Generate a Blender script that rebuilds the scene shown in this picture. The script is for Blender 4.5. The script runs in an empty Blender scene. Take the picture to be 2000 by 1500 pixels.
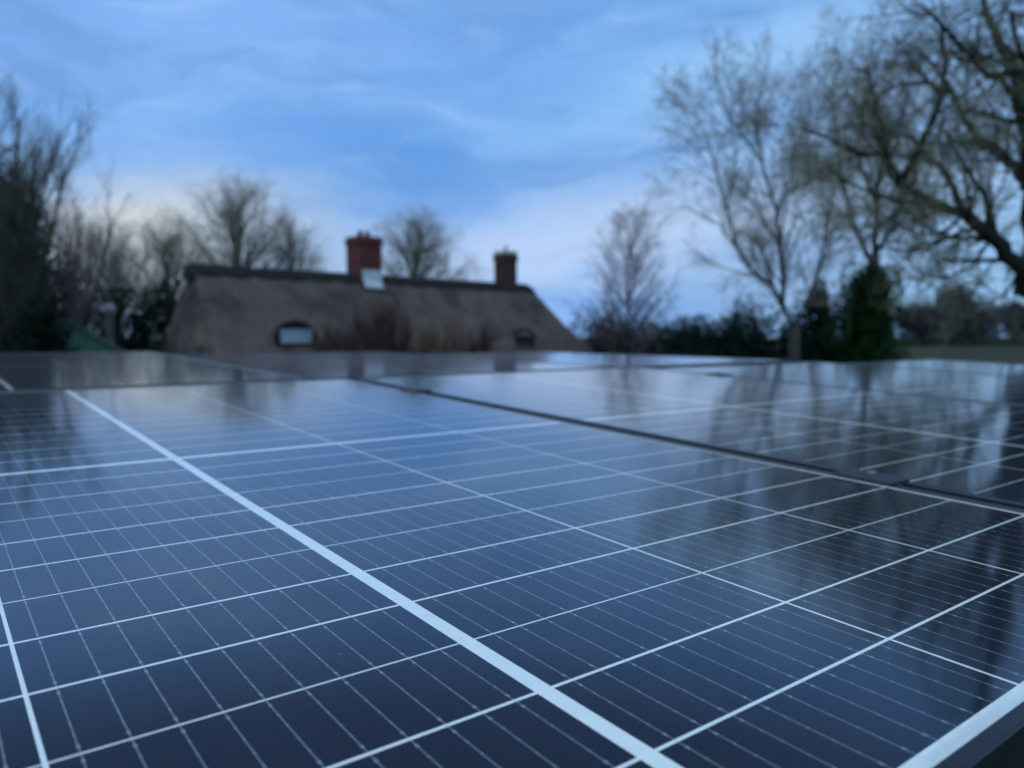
import bpy, math, random
from math import radians, sin, cos, pi
from mathutils import Vector, Matrix, noise

S = bpy.context.scene
C = S.collection

# ------------------------------------------------------------------ camera
FPX, EYE, PITCH = 1519.0, 3.3, math.atan(95/1519.0)
cam_d = bpy.data.cameras.new('camera'); cam = bpy.data.objects.new('camera', cam_d); C.objects.link(cam)
S.camera = cam
cam.location = (0, 0, EYE); cam.rotation_euler = (pi/2 - PITCH, 0, 0)
cam_d.sensor_width = 36; cam_d.lens = 36*FPX/2000
cam_d.clip_start = .01; cam_d.clip_end = 3000
cam_d.dof.use_dof = True; cam_d.dof.focus_distance = .52; cam_d.dof.aperture_fstop = 5.8
S.view_settings.view_transform = 'Standard'; S.view_settings.look = 'None'
S.view_settings.exposure = .16; S.view_settings.gamma = 1
S.cycles.max_bounces = 6; S.cycles.use_denoising = True

# camera axes (right, down, forward) in the world
RIGHT = Vector((1, 0, 0)); FWD = Vector((0, cos(PITCH), -sin(PITCH))); DOWN = Vector((0, -sin(PITCH), -cos(PITCH)))
def at(px, py, Y):
    d = RIGHT*((px-1000)/FPX) + DOWN*((py-750)/FPX) + FWD
    return Vector((0, 0, EYE)) + d*(Y/d.y)
def ground_at(px, Y):
    p = at(px, 700, Y); return Vector((p.x, Y, 0))

# ------------------------------------------------------------------ sky
SUN_EL, SUN_AZ = radians(5), radians(-95)          # low, out of frame on the left (0 = straight ahead)
W = bpy.data.worlds.new('World'); S.world = W; W.use_nodes = True
nt = W.node_tree; nt.nodes.clear(); L = nt.links
class N:                                           # tiny expression helper for shader maths
    def __init__(s, sock): s.s = sock
def mk(tree, typ, **kw):
    n = tree.nodes.new(typ)
    for k, v in kw.items(): setattr(n, k, v)
    return n
def M_(tree, op, a, b=None, c=None, clamp=False):
    n = mk(tree, 'ShaderNodeMath', operation=op, use_clamp=clamp)
    for i, v in enumerate((a, b, c)):
        if v is None: continue
        if hasattr(v, 'links') or hasattr(v, 'is_linked'): tree.links.new(v, n.inputs[i])
        else: n.inputs[i].default_value = v
    return n.outputs[0]
def MIX(tree, fac, a, b, mode='MIX'):
    n = mk(tree, 'ShaderNodeMix', data_type='RGBA', blend_type=mode)
    for i, v in ((0, fac), (6, a), (7, b)):
        if hasattr(v, 'is_linked'): tree.links.new(v, n.inputs[i])
        else: n.inputs[i].default_value = (*v, 1) if isinstance(v, tuple) and len(v) == 3 else v
    return n.outputs[2]
def SS(tree, v, lo, hi):                           # smoothstep
    n = mk(tree, 'ShaderNodeMapRange', interpolation_type='SMOOTHSTEP')
    tree.links.new(v, n.inputs[0]); n.inputs[1].default_value = lo; n.inputs[2].default_value = hi
    return n.outputs[0]
tc = mk(nt, 'ShaderNodeTexCoord'); sx = mk(nt, 'ShaderNodeSeparateXYZ'); L.new(tc.outputs['Generated'], sx.inputs[0])
az = M_(nt, 'ARCTAN2', sx.outputs[0], sx.outputs[1])
el = M_(nt, 'ARCSINE', sx.outputs[2])
cx = mk(nt, 'ShaderNodeCombineXYZ'); L.new(az, cx.inputs[0]); L.new(M_(nt, 'MULTIPLY', el, 2.6), cx.inputs[1])
def NOISE(tree, vec, scale, detail=4, rough=.55, dist=0.0, off=None, dim='3D'):
    n = mk(tree, 'ShaderNodeTexNoise', noise_dimensions=dim)
    n.inputs['Scale'].default_value = scale; n.inputs['Detail'].default_value = detail
    n.inputs['Roughness'].default_value = rough; n.inputs['Distortion'].default_value = dist
    if off is not None:
        a = mk(tree, 'ShaderNodeVectorMath', operation='ADD'); tree.links.new(vec, a.inputs[0]); a.inputs[1].default_value = off
        vec = a.outputs[0]
    if vec is not None: tree.links.new(vec, n.inputs['Vector'])
    return n.outputs[0]
warp1 = M_(nt, 'SUBTRACT', NOISE(nt, cx.outputs[0], 3.2, 4), .5)
warp2 = M_(nt, 'SUBTRACT', NOISE(nt, cx.outputs[0], 3.2, 4, off=(7, 3, 1)), .5)
azw = M_(nt, 'MULTIPLY_ADD', warp1, .30, az)
elw = M_(nt, 'MULTIPLY_ADD', warp2, .13, el)
def blob(px, py, sx_, sy_, tilt=0.0):              # a cloud's place in the sky as azimuth, elevation and spreads in radians
    d = at(px, py, 100.0) - Vector((0, 0, EYE)); d.normalize()
    a0, e0 = math.atan2(d.x, d.y), math.asin(d.z)
    da = M_(nt, 'SUBTRACT', azw, a0); de = M_(nt, 'SUBTRACT', elw, e0)
    if tilt:
        de = M_(nt, 'MULTIPLY_ADD', da, -tilt, de)
    q = M_(nt, 'ADD', M_(nt, 'POWER', M_(nt, 'ABSOLUTE', M_(nt, 'DIVIDE', da, sx_)), 2.0), M_(nt, 'POWER', M_(nt, 'ABSOLUTE', M_(nt, 'DIVIDE', de, sy_)), 2.0))
    return M_(nt, 'EXPONENT', M_(nt, 'MULTIPLY', q, -1.0))
sky = mk(nt, 'ShaderNodeTexSky', sky_type='NISHITA', sun_disc=False, sun_elevation=SUN_EL, sun_rotation=SUN_AZ, altitude=50, air_density=1.6, dust_density=.6, ozone_density=3.0)
K = 1/.1                                           # background strength is 0.1
col = MIX(nt, .80, MIX(nt, 1.0, sky.outputs[0], (1.5, 2.6, 4.0), 'MULTIPLY'), (.175*K, .42*K, .90*K))
streak = NOISE(nt, cx.outputs[0], 5.0, 6, .6, 1.2, off=(2, 9, 4))
col = MIX(nt, M_(nt, 'MULTIPLY', SS(nt, streak, .42, .70), .38), col, (.30*K, .53*K, .95*K))
for (px, py, a, b, t, amt, rgb) in [
    (350, 60, .42, .16, 0, .70, (.27, .48, .92)),
    (620, 230, .30, .05, -.15, .35, (.30, .52, .92)),
    (840, 340, .16, .055, 0, .80, (.105, .315, .75)),
    (860, 235, .07, .018, -.25, .5, (.36, .57, .93)),
    (660, 300, .13, .03, 0, .45, (.11, .32, .77)),
    (60, 330, .20, .05, 0, .35, (.15, .37, .84)),
    (1000, -10, .10, .045, 0, .45, (.19, .33, .62)),
    (1420, 130, .26, .035, .22, .75, (.36, .64, 1.02)),
    (1330, 230, .16, .02, .1, .55, (.34, .60, .98)),
    (1290, 330, .12, .05, 0, .5, (.15, .38, .83)),
    (1240, 460, .32, .062, .10, .95, (.58, .70, .95)),
    (980, 500, .16, .045, .1, .72, (.54, .66, .94)),
    (1100, 610, .12, .025, 0, .65, (.19, .40, .88)),
    (1800, 330, .28, .20, 0, .60, (.40, .56, .76)),
    (1640, 560, .10, .07, 0, .5, (.38, .55, .88)),
    (1850, 560, .14, .05, 0, .65, (.32, .58, .86)),
    (300, 372, .05, .012, 0, .6, (.44, .58, .80)),
    (430, 465, .15, .055, 0, .85, (.60, .66, .74)),
    (330, 600, .20, .05, 0, .6, (.50, .58, .68)),
    (650, 500, .10, .03, 0, .55, (.38, .52, .76)),
    (240, 425, .10, .06, 0, .98, (.74, .77, .78)),
    ]:
    col = MIX(nt, M_(nt, 'MULTIPLY', blob(px, py, a, b, t), amt), col, tuple(c*K for c in rgb))
cs = mk(nt, 'ShaderNodeCombineXYZ'); L.new(M_(nt, 'MULTIPLY_ADD', el, .9, azw), cs.inputs[0]); L.new(M_(nt, 'MULTIPLY', M_(nt, 'MULTIPLY_ADD', az, -.10, elw), 5.0), cs.inputs[1])
fine = NOISE(nt, cs.outputs[0], 4.2, 7, .58, .5, off=(1, 5, 3)); fine2 = NOISE(nt, cs.outputs[0], 3.1, 6, .55, .3, off=(8, 2, 6))
col = MIX(nt, M_(nt, 'MULTIPLY', SS(nt, fine, .50, .74), .42), col, (.42*K, .64*K, .98*K))
col = MIX(nt, M_(nt, 'MULTIPLY', SS(nt, fine2, .52, .74), .38), col, (.12*K, .31*K, .74*K))
mott = NOISE(nt, cs.outputs[0], 2.3, 6, .60, .8, off=(3, 11, 5))
col = MIX(nt, M_(nt, 'MULTIPLY', M_(nt, 'MULTIPLY', SS(nt, mott, .46, .66), SS(nt, el, .10, .24)), .46), col, (.135*K, .285*K, .60*K))
mott2 = NOISE(nt, cs.outputs[0], 5.5, 6, .62, .6, off=(9, 1, 2))
col = MIX(nt, M_(nt, 'MULTIPLY', SS(nt, mott2, .54, .74), .30), col, (.42*K, .58*K, .88*K))
col = MIX(nt, 1.0, col, (.83, .88, .91), 'MULTIPLY')
# duller unseen belt of sky, added to darken reflections in the near cells
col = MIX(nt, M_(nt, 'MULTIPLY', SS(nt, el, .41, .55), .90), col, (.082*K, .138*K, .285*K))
# unseen bright sky overhead and behind, added to light the white cell lines
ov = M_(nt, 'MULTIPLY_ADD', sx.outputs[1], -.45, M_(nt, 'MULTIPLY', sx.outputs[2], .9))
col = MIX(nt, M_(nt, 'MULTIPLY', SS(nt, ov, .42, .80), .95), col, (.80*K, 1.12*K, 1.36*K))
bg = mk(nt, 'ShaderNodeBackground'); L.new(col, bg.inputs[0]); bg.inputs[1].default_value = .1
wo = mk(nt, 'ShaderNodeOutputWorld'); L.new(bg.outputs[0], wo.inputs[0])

sd = bpy.data.lights.new('sun', 'SUN'); sd.energy = .25; sd.angle = radians(20); sd.color = (1, .88, .76)
sun = bpy.data.objects.new('sun', sd); C.objects.link(sun)
sv = Vector((sin(SUN_AZ)*cos(SUN_EL), cos(SUN_AZ)*cos(SUN_EL), sin(SUN_EL)))
sun.rotation_euler = (-sv).to_track_quat('-Z', 'Y').to_euler()

# ------------------------------------------------------------------ helpers
def mat(name, rgb, rough=.8, var=.35, scale=6.0, bump=0.0, spec=.3, metal=0.0, stretch=None, rgb2=None):
    m = bpy.data.materials.new(name); m.use_nodes = True; t = m.node_tree
    b = t.nodes['Principled BSDF']; b.inputs['Roughness'].default_value = rough
    b.inputs['Specular IOR Level'].default_value = spec; b.inputs['Metallic'].default_value = metal
    tcn = mk(t, 'ShaderNodeTexCoord'); v = tcn.outputs['Object']
    if stretch:
        mp = mk(t, 'ShaderNodeMapping'); mp.inputs['Scale'].default_value = stretch; t.links.new(v, mp.inputs[0]); v = mp.outputs[0]
    n = NOISE(t, v, scale, 6, .6)
    lo = tuple(c*(1-var) for c in rgb); hi = rgb2 or tuple(min(1, c*(1+var)) for c in rgb)
    t.links.new(MIX(t, SS(t, n, .3, .7), lo, hi), b.inputs['Base Color'])
    if bump:
        bn = mk(t, 'ShaderNodeBump'); bn.inputs['Strength'].default_value = bump; bn.inputs['Distance'].default_value = .05
        t.links.new(n, bn.inputs['Height']); t.links.new(bn.outputs[0], b.inputs['Normal'])
    return m
def mesh(name, vs, fs, m, parent=None, smooth=False, mats=None, fm=None):
    me = bpy.data.meshes.new(name); me.from_pydata([tuple(v) for v in vs], [], fs)
    for x in (mats or [m]): me.materials.append(x)
    if fm: me.polygons.foreach_set('material_index', fm)
    if smooth: me.polygons.foreach_set('use_smooth', [True]*len(fs))
    me.update()
    o = bpy.data.objects.new(name, me); C.objects.link(o)
    if parent: o.parent = parent
    return o
class MB:
    def __init__(s): s.v = []; s.f = []
    def box(s, a, b, fr=None):
        n = len(s.v); (x0, y0, z0), (x1, y1, z1) = a, b
        p = [(x0,y0,z0),(x1,y0,z0),(x1,y1,z0),(x0,y1,z0),(x0,y0,z1),(x1,y0,z1),(x1,y1,z1),(x0,y1,z1)]
        s.v += [fr @ Vector(q) for q in p] if fr else p
        s.f += [tuple(n+i for i in q) for q in ((3,2,1,0),(4,5,6,7),(0,1,5,4),(1,2,6,5),(2,3,7,6),(3,0,4,7))]
        return s
    def tube(s, pts, rads, k=6, cap=True):
        n = len(s.v); m = len(pts)
        up = Vector((0, 0, 1))
        for i, p in enumerate(pts):
            d = (pts[min(i+1, m-1)] - pts[max(i-1, 0)])
            if d.length < 1e-9: d = up
            a = d.cross(Vector((.31, .77, .55))); a.normalize(); b = d.cross(a); b.normalize()
            for j in range(k):
                t = 2*pi*j/k; s.v.append(p + (a*cos(t) + b*sin(t))*rads[i])
        for i in range(m-1):
            for j in range(k):
                s.f.append((n+i*k+j, n+i*k+(j+1) % k, n+(i+1)*k+(j+1) % k, n+(i+1)*k+j))
        if cap: s.f.append(tuple(n+(m-1)*k+j for j in range(k))); s.f.append(tuple(n+k-1-j for j in range(k)))
        return s
    def lathe(s, prof, k=16, c=(0, 0, 0)):
        n = len(s.v)
        for r, z in prof:
            for j in range(k): s.v.append((c[0]+r*cos(2*pi*j/k), c[1]+r*sin(2*pi*j/k), c[2]+z))
        for i in range(len(prof)-1):
            for j in range(k): s.f.append((n+i*k+j, n+i*k+(j+1) % k, n+(i+1)*k+(j+1) % k, n+(i+1)*k+j))
        s.f.append(tuple(n+(len(prof)-1)*k+j for j in range(k))); s.f.append(tuple(n+k-1-j for j in range(k)))
        return s
    def leaf(s, p, d, w, l):
        n = len(s.v); a = d.orthogonal().normalized(); d = d.normalized()
        s.v += [p - a*w, p + d*l*.45 - a*w*.2 , p + d*l, p + d*l*.5 + a*w]
        s.f.append((n, n+1, n+2, n+3))
    def build(s, name, m, parent=None, smooth=False): return mesh(name, s.v, s.f, m, parent, smooth)
def empty(name, label, cat, mw=None, loc=None, group=None):
    o = bpy.data.objects.new(name, None); C.objects.link(o); o.empty_display_size = .1
    if mw is not None: o.matrix_world = mw
    if loc is not None: o.location = loc
    return tag(o, label, cat, group)
def tag(o, label, cat, group=None):
    o['label'] = label; o['category'] = cat
    if group: o['group'] = group
    return o
def struct(o): o['kind'] = 'structure'; return o

# ------------------------------------------------------------------ the panel array's frame (u right along short side, w away, n up)
RM = ((.79385822, .60765274, -.023394), (-.04068322, .09145556, .99497777), (.60674048, -.78891953, .09732402))
TV = (-5.86053873*.072, 1.29676618*.072, 13.5418052*.072)
def c2w(v): return RIGHT*v[0] + DOWN*v[1] + FWD*v[2]
U = c2w([r[0] for r in RM]).normalized(); Vv = c2w([r[1] for r in RM]).normalized(); Nn = -c2w([r[2] for r in RM]).normalized()
O = Vector((0, 0, EYE)) + c2w(TV)
ARR = Matrix.Translation(O) @ Matrix((U, -Vv, Nn)).transposed().to_4x4()

def panel_material():
    m = bpy.data.materials.new('panel_glass'); m.use_nodes = True; t = m.node_tree; b = t.nodes['Principled BSDF']
    tcn = mk(t, 'ShaderNodeTexCoord'); sp = mk(t, 'ShaderNodeSeparateXYZ'); t.links.new(tcn.outputs['Object'], sp.inputs[0])
    x, y = sp.outputs[0], sp.outputs[1]
    P = .2106; Q = .072
    ax = M_(t, 'ABSOLUTE', x); ay = M_(t, 'ABSOLUTE', y)
    xr = M_(t, 'SUBTRACT', ax, .0058); yr = M_(t, 'SUBTRACT', ay, .0022)
    cxl = M_(t, 'SUBTRACT', M_(t, 'FLOORED_MODULO', M_(t, 'ADD', xr, P/2), P), P/2)      # distance from the nearest column line
    kx = M_(t, 'ABSOLUTE', cxl)
    row = M_(t, 'ROUND', M_(t, 'DIVIDE', yr, Q))
    dy = M_(t, 'SUBTRACT', yr, M_(t, 'MULTIPLY', row, Q)); ky = M_(t, 'ABSOLUTE', dy)
    third = M_(t, 'LESS_THAN', M_(t, 'FLOORED_MODULO', M_(t, 'ADD', row, .5), 3.0), 1.0)
    hw = M_(t, 'SUBTRACT', .00115, M_(t, 'MULTIPLY', third, .00045))
    def lt(a, c): return M_(t, 'LESS_THAN', a, c)
    def OR(*a):
        r = a[0]
        for q in a[1:]: r = M_(t, 'MAXIMUM', r, q)
        return r
    def AND(*a):
        r = a[0]
        for q in a[1:]: r = M_(t, 'MULTIPLY', r, q)
        return r
    white = OR(AND(lt(kx, .0011), M_(t, 'GREATER_THAN', ax, .02)), lt(ky, hw), lt(ax, .0054), lt(ay, .0058), M_(t, 'GREATER_THAN', ay, .866),
               M_(t, 'GREATER_THAN', x, .6366), lt(x, -.4262))
    # wires: ten per cell, with soldered pads near the cut edges and beads along the wire
    inc = M_(t, 'SUBTRACT', M_(t, 'FLOORED_MODULO', xr, P), P/2)
    bw = M_(t, 'ABSOLUTE', M_(t, 'SUBTRACT', M_(t, 'FLOORED_MODULO', inc, .0204), .0102))
    inside = lt(M_(t, 'ABSOLUTE', inc), .0995)
    ad = M_(t, 'ABSOLUTE', M_(t, 'SUBTRACT', ky, .0068))
    pad = AND(lt(bw, .00080), lt(ad, .0011))
    bead = AND(lt(bw, .00052), lt(M_(t, 'ABSOLUTE', M_(t, 'SUBTRACT', M_(t, 'FLOORED_MODULO', dy, .0116), .0058)), .0007))
    wire = OR(lt(bw, .00042), pad, bead)
    wire = AND(wire, inside)
    wire_in_gap = AND(wire, lt(ky, .0042))
    # cells differ a little from one another
    colid = M_(t, 'FLOOR', M_(t, 'DIVIDE', M_(t, 'MULTIPLY', xr, M_(t, 'SIGN', x)), P)); rowid = M_(t, 'FLOOR', M_(t, 'DIVIDE', M_(t, 'MULTIPLY', yr, M_(t, 'SIGN', y)), Q))
    cmb = mk(t, 'ShaderNodeCombineXYZ'); t.links.new(colid, cmb.inputs[0]); t.links.new(rowid, cmb.inputs[1])
    wn = mk(t, 'ShaderNodeTexWhiteNoise', noise_dimensions='3D'); t.links.new(cmb.outputs[0], wn.inputs[0])
    cell = MIX(t, wn.outputs[0], (.0032, .0056, .0150), (.0056, .0080, .0190))
    fing = NOISE(t, tcn.outputs['Object'], 55, 5, .6)
    cell = MIX(t, M_(t, 'MULTIPLY', SS(t, fing, .35, .7), .5), cell, (.0085, .0105, .0200))
    body = MIX(t, M_(t, 'MULTIPLY', wire, .80), cell, MIX(t, OR(pad, bead), (.20, .215, .245), (.30, .32, .36)))
    wcol = MIX(t, SS(t, NOISE(t, tcn.outputs['Object'], 60, 3, .6), .3, .7), (.76, .79, .80), (.83, .85, .85))
    rib = AND(lt(M_(t, 'ABSOLUTE', M_(t, 'SUBTRACT', ay, .8702)), .0022), lt(M_(t, 'FLOORED_MODULO', M_(t, 'ADD', x, .03), .13), .085))
    wcol = MIX(t, M_(t, 'MULTIPLY', rib, .35), wcol, (.55, .58, .66))
    wcol = MIX(t, M_(t, 'MULTIPLY', AND(lt(ky, .001), wire), .4), wcol, (.45, .48, .52))
    vor = mk(t, 'ShaderNodeTexVoronoi', feature='F1'); vor.inputs['Scale'].default_value = 55; t.links.new(tcn.outputs['Object'], vor.inputs['Vector'])
    sv_ = mk(t, 'ShaderNodeSeparateColor'); t.links.new(vor.outputs['Color'], sv_.inputs[0])
    speck = AND(lt(vor.outputs['Distance'], M_(t, 'MULTIPLY', sv_.outputs[1], .085)), lt(sv_.outputs[0], .30))
    mark = M_(t, 'MULTIPLY', SS(t, NOISE(t, tcn.outputs['Object'], 38, 7, .75, 1.5, off=(5, 5, 5)), .60, .78), .020)
    grime = M_(t, 'MULTIPLY', SS(t, M_(t, 'MULTIPLY_ADD', M_(t, 'SUBTRACT', NOISE(t, tcn.outputs['Object'], 25, 5, .7), .5), .018, ay), .862, .880), .28)
    final = MIX(t, white, body, wcol)
    final = MIX(t, M_(t, 'ADD', mark, M_(t, 'MULTIPLY', speck, .22)), final, (.45, .46, .46))
    final = MIX(t, grime, final, (.20, .21, .20))
    t.links.new(final, b.inputs['Base Color'])
    b.inputs['IOR'].default_value = 1.50
    b.inputs['Coat Weight'].default_value = .38; b.inputs['Coat Roughness'].default_value = .13; b.inputs['Coat IOR'].default_value = 1.5   # prismatic outer face
    b.inputs['Sheen Weight'].default_value = .03; b.inputs['Sheen Roughness'].default_value = .35; b.inputs['Sheen Tint'].default_value = (.9, .9, 1, 1)   # film of fine dust
    dust = NOISE(t, tcn.outputs['Object'], 14, 8, .65)
    t.links.new(M_(t, 'MULTIPLY_ADD', SS(t, dust, .35, .75), .045, .055), b.inputs['Roughness'])
    bn = mk(t, 'ShaderNodeBump'); bn.inputs['Strength'].default_value = .03; bn.inputs['Distance'].default_value = .002
    t.links.new(NOISE(t, tcn.outputs['Object'], 9, 3, .5), bn.inputs['Height']); t.links.new(bn.outputs[0], b.inputs['Normal'])
    return m
M_glass = panel_material()
M_frame = mat('anodised_frame', (.018, .020, .025), .36, .12, 40, spec=.55, metal=.1)
M_alu = mat('aluminium', (.35, .36, .38), .4, .15, 30, metal=.8)
M_clamp = mat('clamp_metal', (.035, .040, .050), .5, .15, 30, spec=.4, metal=.2)
M_bolt = mat('bolt_steel', (.22, .23, .25), .4, .1, 30, metal=.9)
XL, XR, HY, LIP, LIPE, FH = -.445, .657, .885, .0145, .010, .032

def make_panel(mw, label):
    root = empty('solar_panel', label, 'solar panel', mw, group='solar panels mounted in two rows')
    MB().box((XL+.004, -HY+.004, -.0032), (XR-.004, HY-.004, 0)).build('glass_face', M_glass, root)
    f = MB(); z0, z1 = -FH, .0014
    g = .0006
    f.box((XL, -HY, z0), (XL+.002, HY, z1)); f.box((XR-.002, -HY, z0), (XR, HY, z1))
    f.box((XL+.002, -HY, z0), (XR-.002, -HY+.002, z1)); f.box((XL+.002, HY-.002, z0), (XR-.002, HY, z1))
    f.box((XL+.002, -HY+.002, g-.0004), (XL+LIP, HY-.002, z1-.0001)); f.box((XR-LIP, -HY+.002, g-.0004), (XR-.002, HY-.002, z1-.0001))
    f.box((XL+LIP, -HY+.002, g-.0004), (XR-LIP, -HY+LIPE, z1-.0001)); f.box((XL+LIP, HY-LIPE, g-.0004), (XR-LIP, HY-.002, z1-.0001))
    f.box((XL+.002, -HY+.002, z0), (XL+.03, HY-.002, z0+.002)); f.box((XR-.03, -HY+.002, z0), (XR-.002, HY-.002, z0+.002))
    o = f.build('frame', M_frame, root)
    bv = o.modifiers.new('edge', 'BEVEL'); bv.width = .0005; bv.segments = 1; bv.limit_method = 'ANGLE'
    return root
PITCHX = 1.120
def copy_tree(o, **kw):
    c = o.copy(); C.objects.link(c)
    for ch in o.children:
        d = ch.copy(); C.objects.link(d); d.parent = c
    for k, v in kw.items(): c[k] = v
    return c
def T(x, y, z=0): return Matrix.Translation((x, y, z))
p0 = make_panel(ARR.copy(), 'nearest solar panel, its white cell lines filling the foreground')
near_labels = ['solar panel across the dark gap with the clamp from the nearest one', 'third solar panel of the near row, reflecting the bare trees', 'last solar panel of the near row, at the far right edge']
near_dz = [(-.0, 0, 0), (-.004, -.002, .002), (-.016, -.006, .0)]
for i in range(3):
    c = copy_tree(p0, label=near_labels[i]); dz, rx, ry = near_dz[i]
    c.matrix_world = ARR @ T(PITCHX*(i+1), 0, dz) @ Matrix.Rotation(rx, 4, 'X') @ Matrix.Rotation(ry, 4, 'Y')
far_labels = ['far row solar panel at the left, behind the nearest panel', 'far row solar panel below the red chimney, between two others', 'far row solar panel at the right end, below the slim dark chimney']
ROWGAP = .020
for i, dip in enumerate((.030, .048, .066)):
    c = copy_tree(p0, label=far_labels[i])
    c.matrix_world = ARR @ T(PITCHX*i - .094, HY+ROWGAP, 0) @ Matrix.Rotation(-dip/1.77, 4, 'X') @ T(0, HY, 0)

def make_clamp(mw, label):
    r = empty('panel_clamp', label, 'clamp', mw, group='clamps holding the solar panels')
    o = MB().box((-.023, -.036, 0), (.023, .036, .0035)).box((-.0085, -.036, -.03), (.0085, .036, -.0002)).build('clamp_plate', M_clamp, r)
    bv = o.modifiers.new('edge', 'BEVEL'); bv.width = .0008; bv.segments = 2; bv.limit_method = 'ANGLE'
    MB().lathe([(.0065, .0036), (.0065, .0075), (.0055, .0085), (.003, .0085), (.003, .006)], 12).build('bolt', M_bolt, r)
    return r
gx = (XR + PITCHX + XL)/2
k0 = make_clamp(ARR @ T(gx, -.545, .0016), 'dark metal clamp bridging the nearest panel gap, at the right')
def clampcopy(mw, label):
    c = copy_tree(k0, label=label); c.matrix_world = mw; return c
clampcopy(ARR @ T(gx, .545, .0016), 'dark metal clamp at the blurred far end of the nearest panel gap')
clampcopy(ARR @ T(gx+PITCHX, .545, .0005), 'small dark clamp in the gap between second and third near panels')

# rails, rubber roof, outbuilding
for (y, lab) in ((-.545, 'long aluminium rail under the front of the near panel row'), (.545, 'long aluminium rail under the back of the near panel row'), (1.32, 'long aluminium rail under the front of the far panel row'), (2.25, 'long aluminium rail under the back of the far panel row')):
    r = MB().box((-.75, -.02, -.078), (4.15 if y < 1 else 2.95, .02, -.0325)).box((-.75, -.012, -.118), (-.70, .012, -.079))
    o = r.build('mounting_rail', M_alu); o.matrix_world = ARR @ T(0, y, 0 if y < 1 else -.05*(y-.9)/1.3)
    tag(o, lab, 'rail', 'rails carrying the solar panels')
ob = empty('outbuilding', 'low outbuilding with black rubber roof carrying the solar panels', 'outbuilding', Matrix.Identity(4))
M_rub = mat('rubber_roof', (.006, .006, .007), .95, .3, 8, spec=.02)
M_board = mat('stained_boards', (.05, .042, .036), .8, .4, 3, stretch=(8, 8, .5))
rb = MB().box((-1.1, -.98, -.22), (4.7, 3.2, -.135), ARR); rb.build('roof', M_rub, ob)
cn = [ARR @ Vector(q) for q in ((-.98, -.86, -.221), (4.58, -.86, -.221), (4.58, 3.08, -.221), (-.98, 3.08, -.221))]
wl = MB()
for i in range(4):
    a, b_ = cn[i], cn[(i+1) % 4]; n = int((b_-a).length/.15)
    for j in range(n):
        p, q = a.lerp(b_, j/n), a.lerp(b_, (j+.94)/n); d = (b_-a).cross(Vector((0, 0, 1))).normalized()*.02
        m = len(wl.v); wl.v += [Vector((p.x, p.y, -.05)), Vector((q.x, q.y, -.05)), q.copy(), p.copy()]; wl.v += [v - d for v in wl.v[m:m+4]]
        wl.f += [tuple(m+k for k in f) for f in ((0,1,2,3),(7,6,5,4),(1,0,4,5),(2,1,5,6),(3,2,6,7),(0,3,7,4))]
wl.build('wall', M_board, ob)

# ------------------------------------------------------------------ ground
def ground():
    vs, fs = [], []; xs = [-900, -500, -250, -120] + [-80+5*i for i in range(33)] + [120, 250, 500, 900]; ys = [-200, -80, -30] + [-10+5*i for i in range(26)] + [150, 200, 300, 450, 650, 900]
    for y in ys:
        for x in xs: vs.append((x, y, .10*noise.noise(Vector((x*.04, y*.04, 0)))))
    n = len(xs)
    for j in range(len(ys)-1):
        for i in range(n-1): a = j*n+i; fs.append((a, a+1, a+n+1, a+n))
    m = bpy.data.materials.new('meadow'); m.use_nodes = True; t = m.node_tree; b = t.nodes['Principled BSDF']; b.inputs['Roughness'].default_value = .95; b.inputs['Specular IOR Level'].default_value = .1
    tcn = mk(t, 'ShaderNodeTexCoord')
    c = MIX(t, SS(t, NOISE(t, tcn.outputs['Object'], .9, 6, .7), .3, .7), (.022, .028, .014), (.040, .046, .022))
    c = MIX(t, SS(t, NOISE(t, tcn.outputs['Object'], .045, 3, .5), .45, .6), c, (.050, .044, .026))
    t.links.new(c, b.inputs['Base Color'])
    return struct(mesh('ground', vs, fs, m, None, True))
ground()

# ------------------------------------------------------------------ trees
M_bark = mat('bark_grey', (.034, .034, .028), .9, .4, 6, .4, stretch=(3, 3, .6))
M_barkd = mat('bark_dark', (.018, .018, .014), .9, .4, 6, .4, stretch=(3, 3, .6))
M_twig = mat('twig_grey', (.250, .236, .190), .9, .3, 2)
M_twigd = mat('twig_dark', (.165, .160, .108), .9, .3, 2)
M_twigp = mat('twig_purple', (.190, .130, .145), .9, .3, 2)
M_barkp = mat('bark_pale', (.160, .150, .132), .9, .35, 6, .4, stretch=(3, 3, .6))
M_twigl = mat('twig_pale', (.215, .205, .175), .9, .3, 2)
M_twigk = mat('twig_black', (.062, .062, .046), .9, .3, 2)
M_bud = mat('bud_olive', (.115, .110, .030), .8, .35, 3)
M_ever = mat('evergreen_leaf', (.006, .014, .008), .8, .5, 2.5, spec=.08)
M_ivy = mat('ivy_leaf', (.010, .032, .009), .8, .5, 3, spec=.08)
M_hedge = mat('hedge_leaf', (.008, .020, .013), .8, .5, 2, spec=.08)
M_bushb = mat('bush_brown', (.020, .018, .014), .9, .4, 2, spec=.05)
M_pale = mat('bush_pale', (.06, .09, .07), .8, .3, 2)

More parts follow.
